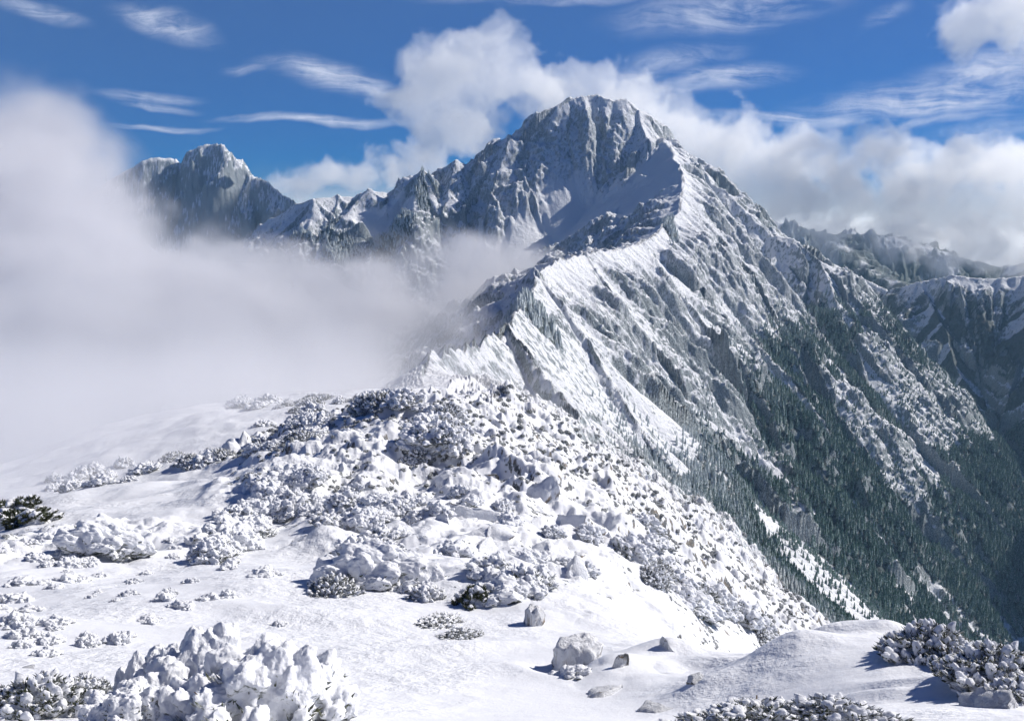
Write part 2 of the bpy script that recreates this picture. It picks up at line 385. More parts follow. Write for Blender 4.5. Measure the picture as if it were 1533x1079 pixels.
def land_material(name, near_mode):
    m, nt = newmat(name); n = N(nt)
    geo = n('ShaderNodeNewGeometry'); pos = geo.outputs['Position']
    rk = n('ShaderNodeAttribute', attribute_name='rock').outputs['Fac']
    fo = n('ShaderNodeAttribute', attribute_name='forest').outputs['Fac']
    if near_mode:
        a = n.noise(pos, 1.6, 5, .65); b = n.noise(pos, 9., 4, .6)
        rmask = n.ramp(n.math('ADD', rk, n.math('MULTIPLY', n.math('SUBTRACT', n.math('ADD', a, b), 1.), 1.1)), .35, .62)
        rc = n.mix(n.ramp(n.noise(pos, 1.1, 3), .45, .6), (.05, .055, .06, 1), (.16, .13, .095, 1))
        rc = n.mix(n.ramp(n.noise(pos, 14., 4, .7), .45, .7), rc, (.34, .36, .38, 1))
        bump_h = n.math('ADD', n.math('MULTIPLY', n.noise(pos, 2.6, 5, .6), n.ramp(n.noise(pos, .35, 3), .4, .62, .03, .17)), n.math('MULTIPLY', n.noise(pos, 26., 3, .6), .005))
        col = n.mix(rmask, SNOW, rc)
    else:
        mp = n('ShaderNodeMapping', ins={'Vector': pos, 'Scale': (1, 1, .55)}).outputs[0]
        a = n.noise(mp, .16, 6, .68); b = n.noise(mp, .55, 4, .65)
        v = n.math('ADD', rk, n.math('MULTIPLY', n.math('SUBTRACT', n.math('ADD', a, b), 1.), 1.25))
        rmask = n.ramp(v, .2, .86, 0., .86)
        rc = n.mix(n.ramp(n.noise(mp, .9, 4, .75), .42, .62), (.03, .048, .056, 1), (.36, .42, .45, 1))
        col = n.mix(rmask, SNOW, rc)
        fv = n.ramp(n.math('ADD', fo, n.math('MULTIPLY', n.math('SUBTRACT', n.noise(pos, .35, 4, .7), .5), 1.1)), .3, .75, 0., .92)
        fc = n.mix(n.ramp(n.noise(pos, 1.2, 2, .6), .48, .68), (.014, .03, .028, 1), (.16, .2, .2, 1))
        col = n.mix(fv, col, fc)
        bump_h = n.math('ADD', n.math('MULTIPLY', n.noise(mp, .12, 6, .68), 5.), n.math('MULTIPLY', n.noise(mp, .6, 4, .7), 1.6))
    bmp = n('ShaderNodeBump', ins={'Strength': .75, 'Distance': 1., 'Height': bump_h})
    bs = n('ShaderNodeBsdfPrincipled', ins={'Base Color': col, 'Roughness': .75, 'Specular IOR Level': .25, 'Normal': bmp.outputs[0]})
    out = n('ShaderNodeOutputMaterial', ins={0: bs.outputs[0]})
    return m
M_NEAR = land_material('wind_packed_snow', True)
M_FAR = land_material('snowy_mountain_rock', False)

sel_near = FR < 215
pk = np.isin(FW, [names.index(q) for q in ('summit','east_rib','rib_a','rib_b','rib_c','rib_d','rib_e','rib_f','right_arm','spur_f')])
lp = np.isin(FW, [names.index(q) for q in ('left_peak','left_rib','left_rib_b')])
hl = np.isin(FW, [names.index(q) for q in ('back_hill','back_spur','far_ridge','far_rib_a','far_rib_b')])
land('snow_slope', sel_near, M_NEAR)
land('mountain', ~sel_near & pk, M_FAR)
land('mountain_ridge', ~sel_near & ~pk & ~lp & ~hl, M_FAR)
land('distant_mountain', ~sel_near & lp, M_FAR)
land('wooded_hills', ~sel_near & hl, M_FAR)
print('land built', time.time()-T0)
# ------------------------------------------------------------------ plants and rocks
col = bpy.context.scene.collection
from mathutils import Vector, noise as mnoise, Matrix
import bmesh
def plant_material(name, kind):
    m, nt = newmat(name); n = N(nt)
    geo = n('ShaderNodeNewGeometry'); pos = geo.outputs['Position']
    tc = n('ShaderNodeTexCoord').outputs['Object']
    nz = n('ShaderNodeSeparateXYZ', ins={0: geo.outputs['Normal']}).outputs[2]
    if kind == 'conifer':
        v = n.math('ADD', n.math('MULTIPLY', nz, .55), n.noise(pos, .55, 3, .7))
        v = n.math('ADD', v, n.ramp(n.math('ADD', n.ramp(n('ShaderNodeSeparateXYZ', ins={0: pos}).outputs[2], -430., -190.), n.math('SUBTRACT', n.noise(pos, .02, 3), .5)), 0., 1., -.08, .22))
        rnd = n('ShaderNodeObjectInfo').outputs['Random']
        c = n.mix(n.noise(pos, .06, 2), (.02, .075, .06, 1), (.05, .12, .075, 1))
        c = n.mix(n.ramp(v, .52, .88, 0.08, .78), c, (.64, .68, .71, 1))
        bs = n('ShaderNodeBsdfPrincipled', ins={'Base Color': c, 'Roughness': .8, 'Specular IOR Level': .1})
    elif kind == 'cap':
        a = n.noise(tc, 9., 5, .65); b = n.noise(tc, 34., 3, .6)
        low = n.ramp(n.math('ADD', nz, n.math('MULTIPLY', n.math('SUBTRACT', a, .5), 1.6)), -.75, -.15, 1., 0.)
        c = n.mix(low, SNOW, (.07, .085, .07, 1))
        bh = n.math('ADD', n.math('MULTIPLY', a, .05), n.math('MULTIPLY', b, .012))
        bmp = n('ShaderNodeBump', ins={'Strength': .5, 'Distance': 1., 'Height': bh})
        bs = n('ShaderNodeBsdfPrincipled', ins={'Base Color': c, 'Roughness': .8, 'Specular IOR Level': .2, 'Normal': bmp.outputs[0]})
    elif kind == 'leaf':
        v = n.math('ADD', n.math('MULTIPLY', nz, .3), n.noise(tc, 5., 3, .7))
        c = n.mix(n.noise(tc, 3., 2), (.03, .05, .03, 1), (.09, .09, .05, 1))
        c = n.mix(n.ramp(v, .5, .75, 0., .85), c, (.66, .68, .72, 1))
        bs = n('ShaderNodeBsdfPrincipled', ins={'Base Color': c, 'Roughness': .8, 'Specular IOR Level': .1})
    elif kind == 'rime':
        st = n('ShaderNodeMapping', ins={'Vector': tc, 'Scale': (9, 9, 1.6)}).outputs[0]
        a = n.noise(st, 1.6, 5, .7); b = n.noise(tc, 5., 4, .6)
        v = n.math('ADD', n.math('MULTIPLY', a, .9), n.math('ADD', n.math('MULTIPLY', nz, .95), n.math('MULTIPLY', b, .6)))
        c = n.mix(n.ramp(v, .56, .92), n.mix(n.ramp(b, .45, .6), (.11, .115, .12, 1), (.22, .16, .10, 1)), SNOW)
        bmp = n('ShaderNodeBump', ins={'Strength': .9, 'Distance': 1., 'Height': n.math('MULTIPLY', n.math('ADD', a, b), .06)})
        bs = n('ShaderNodeBsdfPrincipled', ins={'Base Color': c, 'Roughness': .8, 'Specular IOR Level': .2, 'Normal': bmp.outputs[0]})
    else:
        bs = n('ShaderNodeBsdfPrincipled', ins={'Base Color': (.10, .07, .045, 1), 'Roughness': .85})
    n('ShaderNodeOutputMaterial', ins={0: bs.outputs[0]})
    return m
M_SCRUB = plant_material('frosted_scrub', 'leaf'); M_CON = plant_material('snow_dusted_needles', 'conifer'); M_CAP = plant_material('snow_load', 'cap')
M_LEAF = plant_material('frosted_juniper', 'leaf'); M_TWIG = plant_material('bare_twig', 'twig'); M_RIME = plant_material('rimed_rock', 'rime')

def mesh_from(name, v, f, mat, smooth=True):
    me = bpy.data.meshes.new(name); me.from_pydata([tuple(map(float, q)) for q in v], [], f)
    me.polygons.foreach_set('use_smooth', [smooth]*len(me.polygons)); me.materials.append(mat); me.update(); return me
def ico(sub):
    bm = bmesh.new(); bmesh.ops.create_icosphere(bm, subdivisions=sub, radius=1)
    v = np.array([q.co[:] for q in bm.verts]); f = [[w.index for w in p.verts] for p in bm.faces]; bm.free(); return v, f
ICO = {k: ico(k) for k in (1, 2, 3, 4)}
def np3(v, s, seed):
    return np.array([mnoise.noise(Vector((a*s+seed, b*s-seed*1.7, c*s+seed*.3))) for a, b, c in v])
def frame_of(d):
    d = d/np.linalg.norm(d); a = np.cross(d, (0.31, .2, 1.)); a /= np.linalg.norm(a); return np.stack([a, np.cross(d, a), d], 1)

def lobes_mesh(name, n, sub, seed, lobe=.26, tall=.62, upright=.4, long_=1.25, remesh=0., rough=1., crust=.03):
    """snow pillows riding on the branch ends of a low dome of juniper, about 1 m in radius"""
    r = np.random.RandomState(seed); VV, FF = [], []; c0 = 0; tips = []
    iv, fi = ICO[sub]
    for k in range(n):
        u = ((k+.5)/n)**.62; a = k*2.39996+r.normal()*.3
        rad = u*(1+r.normal()*.13); hz = tall*(1-u*u*.85)*(1+r.normal()*.16)
        c = np.array([math.cos(a)*rad*(1+.2*math.sin(seed)), math.sin(a)*rad, max(hz, .05)])
        d = np.array([c[0]*.9, c[1]*.9, upright+c[2]*.5])+r.normal(size=3)*.22
        s = lobe*(.45+.95*r.rand()**1.5)
        F = frame_of(d)
        w = iv*(1+np3(iv, 1.6, seed+k)[:, None]*.6*rough+np3(iv, 4.2, seed+k+9)[:, None]*.34*rough)
        w = w*np.array([s*(.8+.35*r.rand()), s*(.8+.35*r.rand()), s*long_*(.8+.5*r.rand())])
        w = w@F.T+c
        VV.append(w); FF += [[q+c0 for q in p] for p in fi]; c0 += len(w); tips.append((c, s, F[:, 2]))
    # skirt of packed snow that closes the heart of the bush
    w = ICO[3][0]*np.array([.82, .82, tall*.78]); w = w*(1+np3(ICO[3][0], 2.2, seed)[:, None]*.22)
    w[:, 2] = np.maximum(w[:, 2], -.25)
    VV.append(w); FF += [[q+c0 for q in p] for p in ICO[3][1]]
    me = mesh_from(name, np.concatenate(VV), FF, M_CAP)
    if remesh:
        o = bpy.data.objects.new('tmp', me); col.objects.link(o)
        md = o.modifiers.new('r', 'REMESH'); md.mode = 'VOXEL'; md.voxel_size = remesh
        ms = o.modifiers.new('s', 'SMOOTH'); ms.iterations = 9 if lobe > .18 else 4; ms.factor = .5
        dg = bpy.context.evaluated_depsgraph_get(); m2 = bpy.data.meshes.new_from_object(o.evaluated_get(dg)); m2.name = name
        bpy.data.objects.remove(o); m2.polygons.foreach_set('use_smooth', [True]*len(m2.polygons))
        co = np.zeros(len(m2.vertices)*3); m2.vertices.foreach_get('co', co); co = co.reshape(-1, 3)
        no = np.zeros(len(m2.vertices)*3); m2.vertex_normals.foreach_get('vector', no); no = no.reshape(-1, 3)
        dsp = crust*(np3(co, 7., seed+1)+.6*np3(co, 17., seed+2)+.4*np3(co, 38., seed+4))
        co = co+no*dsp[:, None]; m2.vertices.foreach_set('co', co.ravel()); m2.update()
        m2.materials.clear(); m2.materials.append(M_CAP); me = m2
    return me, tips
def tuft_mesh(name, tips, per, seed, size=.13):
    """sprays of short scale-leaved twigs under and between the pillows"""
    r = np.random.RandomState(seed); V, Fc = [], []
    for c, s, d in tips:
        for k in range(per):
            q = r.normal(size=3); q /= np.linalg.norm(q); q[2] = -abs(q[2])*.9+.25
            p = c+q*s*(.85+.25*r.rand())
            dirn = q*.6+d*.5+np.array([0, 0, .25]); F = frame_of(dirn+r.normal(size=3)*.3); L = size*(.6+.8*r.rand())
            b = len(V)
            V += [p-F[:, 0]*L*.16, p+F[:, 0]*L*.16, p+F[:, 2]*L+F[:, 0]*L*.05, p+F[:, 1]*L*.2+F[:, 2]*L*.4]
            Fc += [(b, b+1, b+2), (b, b+3, b+2), (b+1, b+3, b+2)]
    return mesh_from(name, V, Fc, M_LEAF, False)
def twig_mesh(name, tips, k, seed):
    r = np.random.RandomState(seed); V, Fc = [], []
    for i in r.choice(len(tips), min(k, len(tips)), replace=False):
        c, s, d = tips[i]; a = np.array([c[0]*.25, c[1]*.25, 0.]); e = c+d*s*1.35+r.normal(size=3)*.05
        pts = [a, (a+e)/2+np.array([0, 0, -.08]), e]; rad = [.035, .024, .008]; b0 = len(V)
        for p, q in zip(pts, rad):
            for j in range(5): V.append(p+q*np.array([math.cos(j*1.257), math.sin(j*1.257), 0.2*math.cos(j)]))
        for g in range(2):
            for j in range(5): Fc.append((b0+g*5+j, b0+g*5+(j+1) % 5, b0+g*5+5+(j+1) % 5, b0+g*5+5+j))
    return mesh_from(name, V, Fc, M_TWIG)
def shrub_kind(seed, n, sub, per, **kw):
    tsize = kw.pop('tsize', .13)
    a, tips = lobes_mesh('snow_cover', n, sub, seed, **kw)
    return [('snow_cover', a), ('foliage', tuft_mesh('foliage', tips, per, seed+1, tsize)), ('branches', twig_mesh('branches', tips, 9, seed+2))]
BIG = [shrub_kind(3, 64, 3, 22, remesh=.02, rough=.75), shrub_kind(12, 48, 3, 20, lobe=.3, long_=1.3, remesh=.022, rough=.62), shrub_kind(21, 90, 3, 26, lobe=.2, tall=.75, remesh=.02)]
CORAL = [shrub_kind(31, 340, 2, 14, lobe=.066, tall=.62, upright=1.1, long_=2.0, tsize=.1, remesh=.014, crust=.007, rough=.5), shrub_kind(37, 300, 2, 14, lobe=.07, tall=.5, upright=.9, long_=1.9, tsize=.1, remesh=.014, crust=.007, rough=.5)]
M_JUN = M_LEAF.copy(); M_JUN.name = 'dark_green_juniper'
for nd in M_JUN.node_tree.nodes:
    if nd.type == 'MAP_RANGE': nd.inputs[1].default_value = .72; nd.inputs[2].default_value = .95
def green_kind(seed):
    k = shrub_kind(seed, 22, 2, 90, lobe=.2, tall=.6, tsize=.2, remesh=.03); k[1][1].materials.clear(); k[1][1].materials.append(M_JUN); return k
DARK = [green_kind(81), green_kind(84)]
MID = [shrub_kind(41+k, 88, 2, 14+8*(k % 2), lobe=.17, tall=.42+.07*k, long_=1.5, remesh=.03, crust=.035) for k in range(4)]
SMALL = [shrub_kind(61+k, 26, 2, 9, lobe=.27, tall=.5, remesh=.04, crust=.05) for k in range(3)]
print('plants', time.time()-T0)
def empty(name, loc, rz=0., sc_=1.):
    o = bpy.data.objects.new(name, None); col.objects.link(o); o.location = loc; o.rotation_euler = (0, 0, rz)
    o.scale = (sc_, sc_, sc_) if isinstance(sc_, (int, float)) else sc_; o.empty_display_size = .1; return o
def shrub(x, y, s, kind, label, group=None, rz=None, tilt=0., cat='shrub', name='juniper_shrub', sink=.06, parts=3):
    z = float(ground(x, y))
    rz = random.uniform(0, 6.28) if rz is None else rz
    ss = s if isinstance(s, tuple) else (s, s, s)
    o = empty(name, (x, y, z-sink*ss[2]), rz, ss)
    # lie along the slope
    e = .5*max(ss[0], .4); nx = float(ground(x+e, y)-ground(x-e, y))/(2*e); ny = float(ground(x, y+e)-ground(x, y-e))/(2*e)
    nx = max(-.6, min(.6, nx)); ny = max(-.6, min(.6, ny))
    q = Vector((-nx*.8, -ny*.8, 1)).to_track_quat('Z', 'Y'); o.rotation_mode = 'QUATERNION'
    o.rotation_quaternion = q @ Matrix.Rotation(rz, 3, 'Z').to_quaternion()
    o['label'] = label; o['category'] = cat
    if group: o['group'] = group
    for nm, me in kind[:parts]:
        c = bpy.data.objects.new(nm, me); col.objects.link(c); c.parent = o
    return o
def at(px, py, D):
    """walk the line of sight noted in the survey until it meets the land near distance D"""
    d = np.linspace(D*.6, D*1.7, 160); p = np.array([P(px, py, q) for q in d])
    g = ground(p[:, 0], p[:, 1]); k = np.argmax(p[:, 2] <= g) if (p[:, 2] <= g).any() else int(np.argmin(abs(p[:, 2]-g)))
    return float(p[k, 0]), float(p[k, 1])

# the large bushes in front, one by one
for px, py, D, s, kd, lab in [
 (232,1062,9.3,(.36,.36,.62),BIG[1],'tall twisted pillar of snow on a bush beside the big rounded snow bush'),
 (300,1062,9.2,(.62,.5,.85),BIG[1],'snow smothered bush with fat snow fingers leaning right, bottom left of the slope'),
 (395,1078,8.9,(.8,.6,.8),BIG[0],'broad rounded bush under overlapping snow pillows, rightmost of the bottom left bushes'),
 (195,1085,8.8,(.4,.4,.4),BIG[0],'low snow lump of a bush at the bottom edge left of the twisted pillar'),
 (60,1068,9.6,(.7,.5,.5),CORAL[0],'low frosted bush with brown twigs showing at the bottom left corner'),
 (120,1040,10.5,(.5,.4,.35),CORAL[1],'small frosted bush behind the one in the bottom left corner'),
 (1130,1090,7.6,(.62,.45,.3),CORAL[1],'flat rime crusted bush in bluish shade at the bottom edge'),
 (1240,1090,7.2,(.55,.42,.26),CORAL[0],'low rime crusted bush at the bottom edge in front of the right snow mound'),
 (1395,985,12.2,(.62,.5,.5),CORAL[0],'white coral like rimed bush on the top edge of the right mound'),
 (1440,1000,11.8,(.5,.45,.42),CORAL[1],'smaller rimed bush just right of the coral like one on the mound'),
 (1490,1020,10.8,(.6,.5,.45),CORAL[0],'rimed bush with curled white tips at the right edge against the dark valley'),
 (1530,1050,9.8,(.5,.45,.4),CORAL[1],'rimed bush cut by the right frame edge below the curled one'),
 (560,872,26,(1.3,.9,.9),BIG[1],'domed snow mound of a bush above the smooth open drift'),
 (500,885,26,(.9,.6,.5),CORAL[0],'dark twigged low bush on the left end of the snow dome'),
 (610,880,26,(.6,.5,.4),MID[0],'small bush at the right foot of the snow dome above the drift'),
 (655,935,20,(.75,.35,.3),CORAL[1],'strip of grey twigs poking out right of the smooth drift'),
 (690,955,18.5,(.5,.3,.22),CORAL[0],'little row of twigs below the grey twig strip'),
 (712,905,22,(.45,.4,.5),DARK[0],'dark green uncovered juniper beside the brown rock'),
 (150,822,38,(1.3,.8,.8),BIG[1],'lone snowy bush throwing a long blue shadow on the open left slope'),
 (175,828,38,(.8,.6,.5),MID[3],'small bush touching the lone one on the open left slope'),
 (395,862,30,(.4,.35,.3),SMALL[0],'single small snow ball bush below the big thicket'),
 (860,1010,14.6,(.35,.3,.2),SMALL[1],'snow lump at the foot of the rime streaked stump')]:
    x, y = at(px, py, D); shrub(x, y, s, kd, lab)
# thickets: every bush its own object
def thicket(lab, group, n, quad, size, kinds, seed, cat='shrub', parts=2):
    r = np.random.RandomState(seed); q = [np.array(v, float) for v in quad]
    for k in range(n):
        u, v = r.rand(), r.rand()
        p = (q[0]*(1-u)+q[1]*u)*(1-v)+(q[3]*(1-u)+q[2]*u)*v
        x, y = at(p[0]+r.normal()*4, p[1]+r.normal()*3, p[2])
        s = size*(.65+.7*r.rand()); shrub(x, y, (s*(1+.3*r.rand()), s, s*(.7+.35*r.rand())), kinds[k % len(kinds)], lab, group, parts=parts)
thicket('snow loaded juniper in the big thicket with dark gaps left of centre', 'bushes of the big thicket', 44, [(300,850,33),(400,800,40),(500,700,62),(400,722,58)], .66, BIG+MID, 101, parts=3)
thicket('snow covered bush on the ridge back right of the big thicket', 'bushes right of the big thicket', 26, [(420,812,38),(660,850,31),(600,720,58),(480,740,54)], .58, MID+[BIG[0]], 102)
thicket('frosted grey bush in the upper left thicket at the edge of the fog', 'bushes of the upper left thicket', 28, [(385,685,84),(500,655,105),(470,600,160),(400,600,160)], 1.25, MID+CORAL, 103)
thicket('frosted grey bush in the dark thicket below the crest', 'bushes of the thicket below the crest', 30, [(610,700,78),(690,680,85),(690,615,128),(605,610,128)], 1.1, MID+CORAL, 104)
thicket('hazy bush on the skyline of the shoulder', 'bushes along the shoulder skyline', 24, [(330,610,185),(620,612,150),(620,592,165),(330,600,190)], 1.7, MID+CORAL, 105)
thicket('small snow tuft on the open left slope', 'snow tufts on the open slope', 52, [(0,1000,13),(420,930,18.5),(380,800,38),(60,800,42)], .17, SMALL, 106)
thicket('snow tuft in the left edge scrub of the slope', 'tufts at the left edge', 18, [(-10,960,16),(80,940,17),(140,760,50),(-10,790,48)], .3, SMALL+[MID[0]], 107)
thicket('dark green bush under snow at the left edge of the crest', 'green bushes at the left edge', 11, [(-10,790,50),(110,776,54),(110,754,60),(-10,765,58)], 1.0, DARK, 108, parts=3)
thicket('misty bush beyond the left rim of the snow dome', 'misty bushes beyond the rim', 24, [(20,750,112),(330,692,118),(340,676,128),(60,722,130)], 1.5, MID+CORAL, 109)
thicket('frosted dwarf bush on the steep right edge above the forest', 'dwarf bushes on the right edge', 26, [(900,790,62),(1010,940,60),(1180,960,75),(960,790,90)], .85, MID+CORAL, 110)
thicket('snow plastered bush among the broken rocks of the middle slope', 'bushes among the broken rocks', 22, [(640,900,25),(880,930,23),(900,740,62),(660,740,56)], .5, SMALL+MID, 111)
print('shrubs', time.time()-T0)

# rocks under rime
def rock_mesh(seed, shape='block', sub=4):
    v, f = ICO[sub]; w = v.copy()
    if shape == 'stump':
        w = w*np.array([.55, .5, .75]); w[:, 0] += .18*np.maximum(w[:, 2], 0); w[:, 2] = np.minimum(w[:, 2], .5+.05*np3(v, 3., seed))
        a = np.arctan2(w[:, 1], w[:, 0]); w[:, :2] *= (1+.10*np.sin(a*9+seed)+.07*np.sin(a*23)*1.)[:, None]
    elif shape == 'fin':
        w = w*np.array([.62, .22, .7]); w[:, 0] += .5*w[:, 2]*(w[:, 2] > 0)
    r = np.random.RandomState(seed)
    for k in range(9 if shape == 'block' else 3):
        d = r.normal(size=3); d /= np.linalg.norm(d); c = .72*(.6 if shape == 'fin' else .85)
        e = w@d; w = w-np.maximum(e-c*(.45 if shape == 'fin' else .72), 0)[:, None]*d*.9
    w = w*(1+np3(v, 2.1, seed)[:, None]*.22+np3(v, 6.5, seed+3)[:, None]*.08+np3(v, 17, seed+3)[:, None]*.03)
    return mesh_from('rock', w, f, M_RIME)
RK = [rock_mesh(5, 'stump', 4), rock_mesh(8, 'fin'), rock_mesh(11), rock_mesh(17), rock_mesh(23)]
for px, py, D, s, k, rz, lab in [
 (862,1000,14.4,(.72,.6,.95),0,.3,'stump shaped rock with dark rime streaks beside the wind hollow'),
 (925,1000,13.6,(.3,.28,.5),1,.7,'dark pointed rock right of the stump shaped rock'),
 (1000,975,15.5,(.3,.22,.42),1,2.6,'tilted white fin of snowed rock above the trail of rocks'),
 (1045,1018,12.4,(.22,.2,.14),2,.2,'flat brown rock breaking through the snow below the white fin'),
 (900,1040,12.,(.42,.35,.16),3,1.,'low snowed rock with a dark edge under the wind hollow'),
 (728,898,22.5,(.42,.35,.3),3,2.,'brown rock face next to the dark green juniper'),
 (800,935,21,(.4,.36,.75),0,1.2,'upright grey rock with brown top in the middle of the slope'),
 (985,1066,10.2,(.3,.25,.14),2,.9,'small brown stone at the bottom edge'),
 (1490,1058,8.4,(.34,.3,.3),4,.4,'rust brown rock patch at the right edge of the mound'),
 (590,800,42,(1.4,1.1,.7),2,.5,'broad angular rock with dark cracks in the broken snow'),
 (815,745,58,(1.4,1.2,1.6),4,1.5,'rounded rock with a dark hollow below the crest line'),
 (690,770,52,(1.9,1.2,.9),3,.2,'ledge of dark rock left of the hollow rock'),
 (740,800,45,(1.5,1.1,.7),2,2.2,'snow capped ledge beneath the dark rock ledge'),
 (860,860,33,(.9,.7,.8),4,2.7,'grey rimed boulder near the right edge of the near slope'),
 (40,1000,13.5,(.18,.09,.05),2,.4,'small tan stone on the snow at the far left')]:
    x, y = at(px, py, D); o = bpy.data.objects.new('rock', RK[k]); col.objects.link(o)
    o.location = (x, y, float(ground(x, y))-s[2]*(.18 if k else -.05)); o.rotation_euler = (0, 0, rz); o.scale = s; o['label'] = lab; o['category'] = 'rock'
r = np.random.RandomState(77)
for k in range(14):
    u, v = r.rand(), r.rand(); q = (np.array((640,860,31.))*(1-u)+np.array((930,900,29.))*u)*(1-v)+(np.array((670,680,85.))*(1-u)+np.array((870,740,68.))*u)*v
    x, y = at(q[0], q[1], q[2]); o = bpy.data.objects.new('rock', RK[1+k % 4]); col.objects.link(o); s = (.5+.9*r.rand())*(.5+q[2]/90)
    o.location = (x, y, float(ground(x, y))-s*.35); o.rotation_euler = (r.normal()*.3, r.normal()*.3, r.rand()*6.3); o.scale = (s*1.3, s, s*.8)
    o['label'] = 'rime plastered boulder in the broken slope below the crest'; o['category'] = 'rock'; o['group'] = 'boulders of the broken slope'

# ------------------------------------------------------------------ the conifers
def conifer_mesh(seed, tiers=9, br=9):
    r = np.random.RandomState(seed); V, Fc = [], []
    def add(vs, fs):
        b = len(V); V.extend(vs); Fc.extend([tuple(q+b for q in p) for p in fs])
    ring = [np.array([math.cos(j*1.047), math.sin(j*1.047), 0]) for j in range(6)]
    add([q*.022 for q in ring]+[np.array([0, 0, 1.])], [(j, (j+1) % 6, 6) for j in range(6)])
    for t in range(tiers):
        z = .12+.84*(t/tiers)**.9; R_ = .21*(1-z)**.75+.012
        for j in range(br if t < tiers*.7 else 5):
            a = j*6.283/br+t*.7+r.normal()*.25; L = R_*(.7+.5*r.rand()); d = np.array([math.cos(a), math.sin(a), 0]); s = np.array([-d[1], d[0], 0])
            h = .075*(1-z*.5)
            p0 = np.array([0, 0, z+h*.7]); p1 = d*L*.55+s*L*.36+np.array([0, 0, z]); p2 = d*L+np.array([0, 0, z-h*.75*(.6+.6*r.rand())]); p3 = d*L*.55-s*L*.36+np.array([0, 0, z]); p4 = d*L*.5+np.array([0, 0, z-h*.5])
            add([p0, p1, p2, p3, p4], [(0, 1, 2), (0, 2, 3), (4, 2, 1), (4, 3, 2)])
    return mesh_from('conifer', V, Fc, M_CON, False)
CON = [conifer_mesh(5), conifer_mesh(6, 8, 8), conifer_mesh(9, 10, 9)]
cell = np.gradient(rr)[:, None]*RR*np.gradient(th)[None, :]
fm = forest*(np.abs(TH) < math.radians(34))*(RR > 250)*(RR < 2500)
Nt = int(TREES)
pr = (cell*fm).ravel().astype(np.float64)
near_f = np.clip(RR/1050., .42, 1.).ravel()
want = pr/(17.*near_f**2)                       # one tree per 17 square metres where it is dense, dwarfed ones closer
pick = np.nonzero(rng.rand(pr.size) < want)[0]
if len(pick) > Nt: pick = rng.choice(pick, Nt, replace=False)
tx = X.ravel()[pick]; ty = Y.ravel()[pick]; tz = H.ravel()[pick]; tvis = VIS.ravel()[pick]; tr_ = RR.ravel()[pick]
hgt = (7.+8*rng.rand(len(pick)))*near_f[pick]*np.clip(.55+.6*forest.ravel()[pick], .4, 1.1)
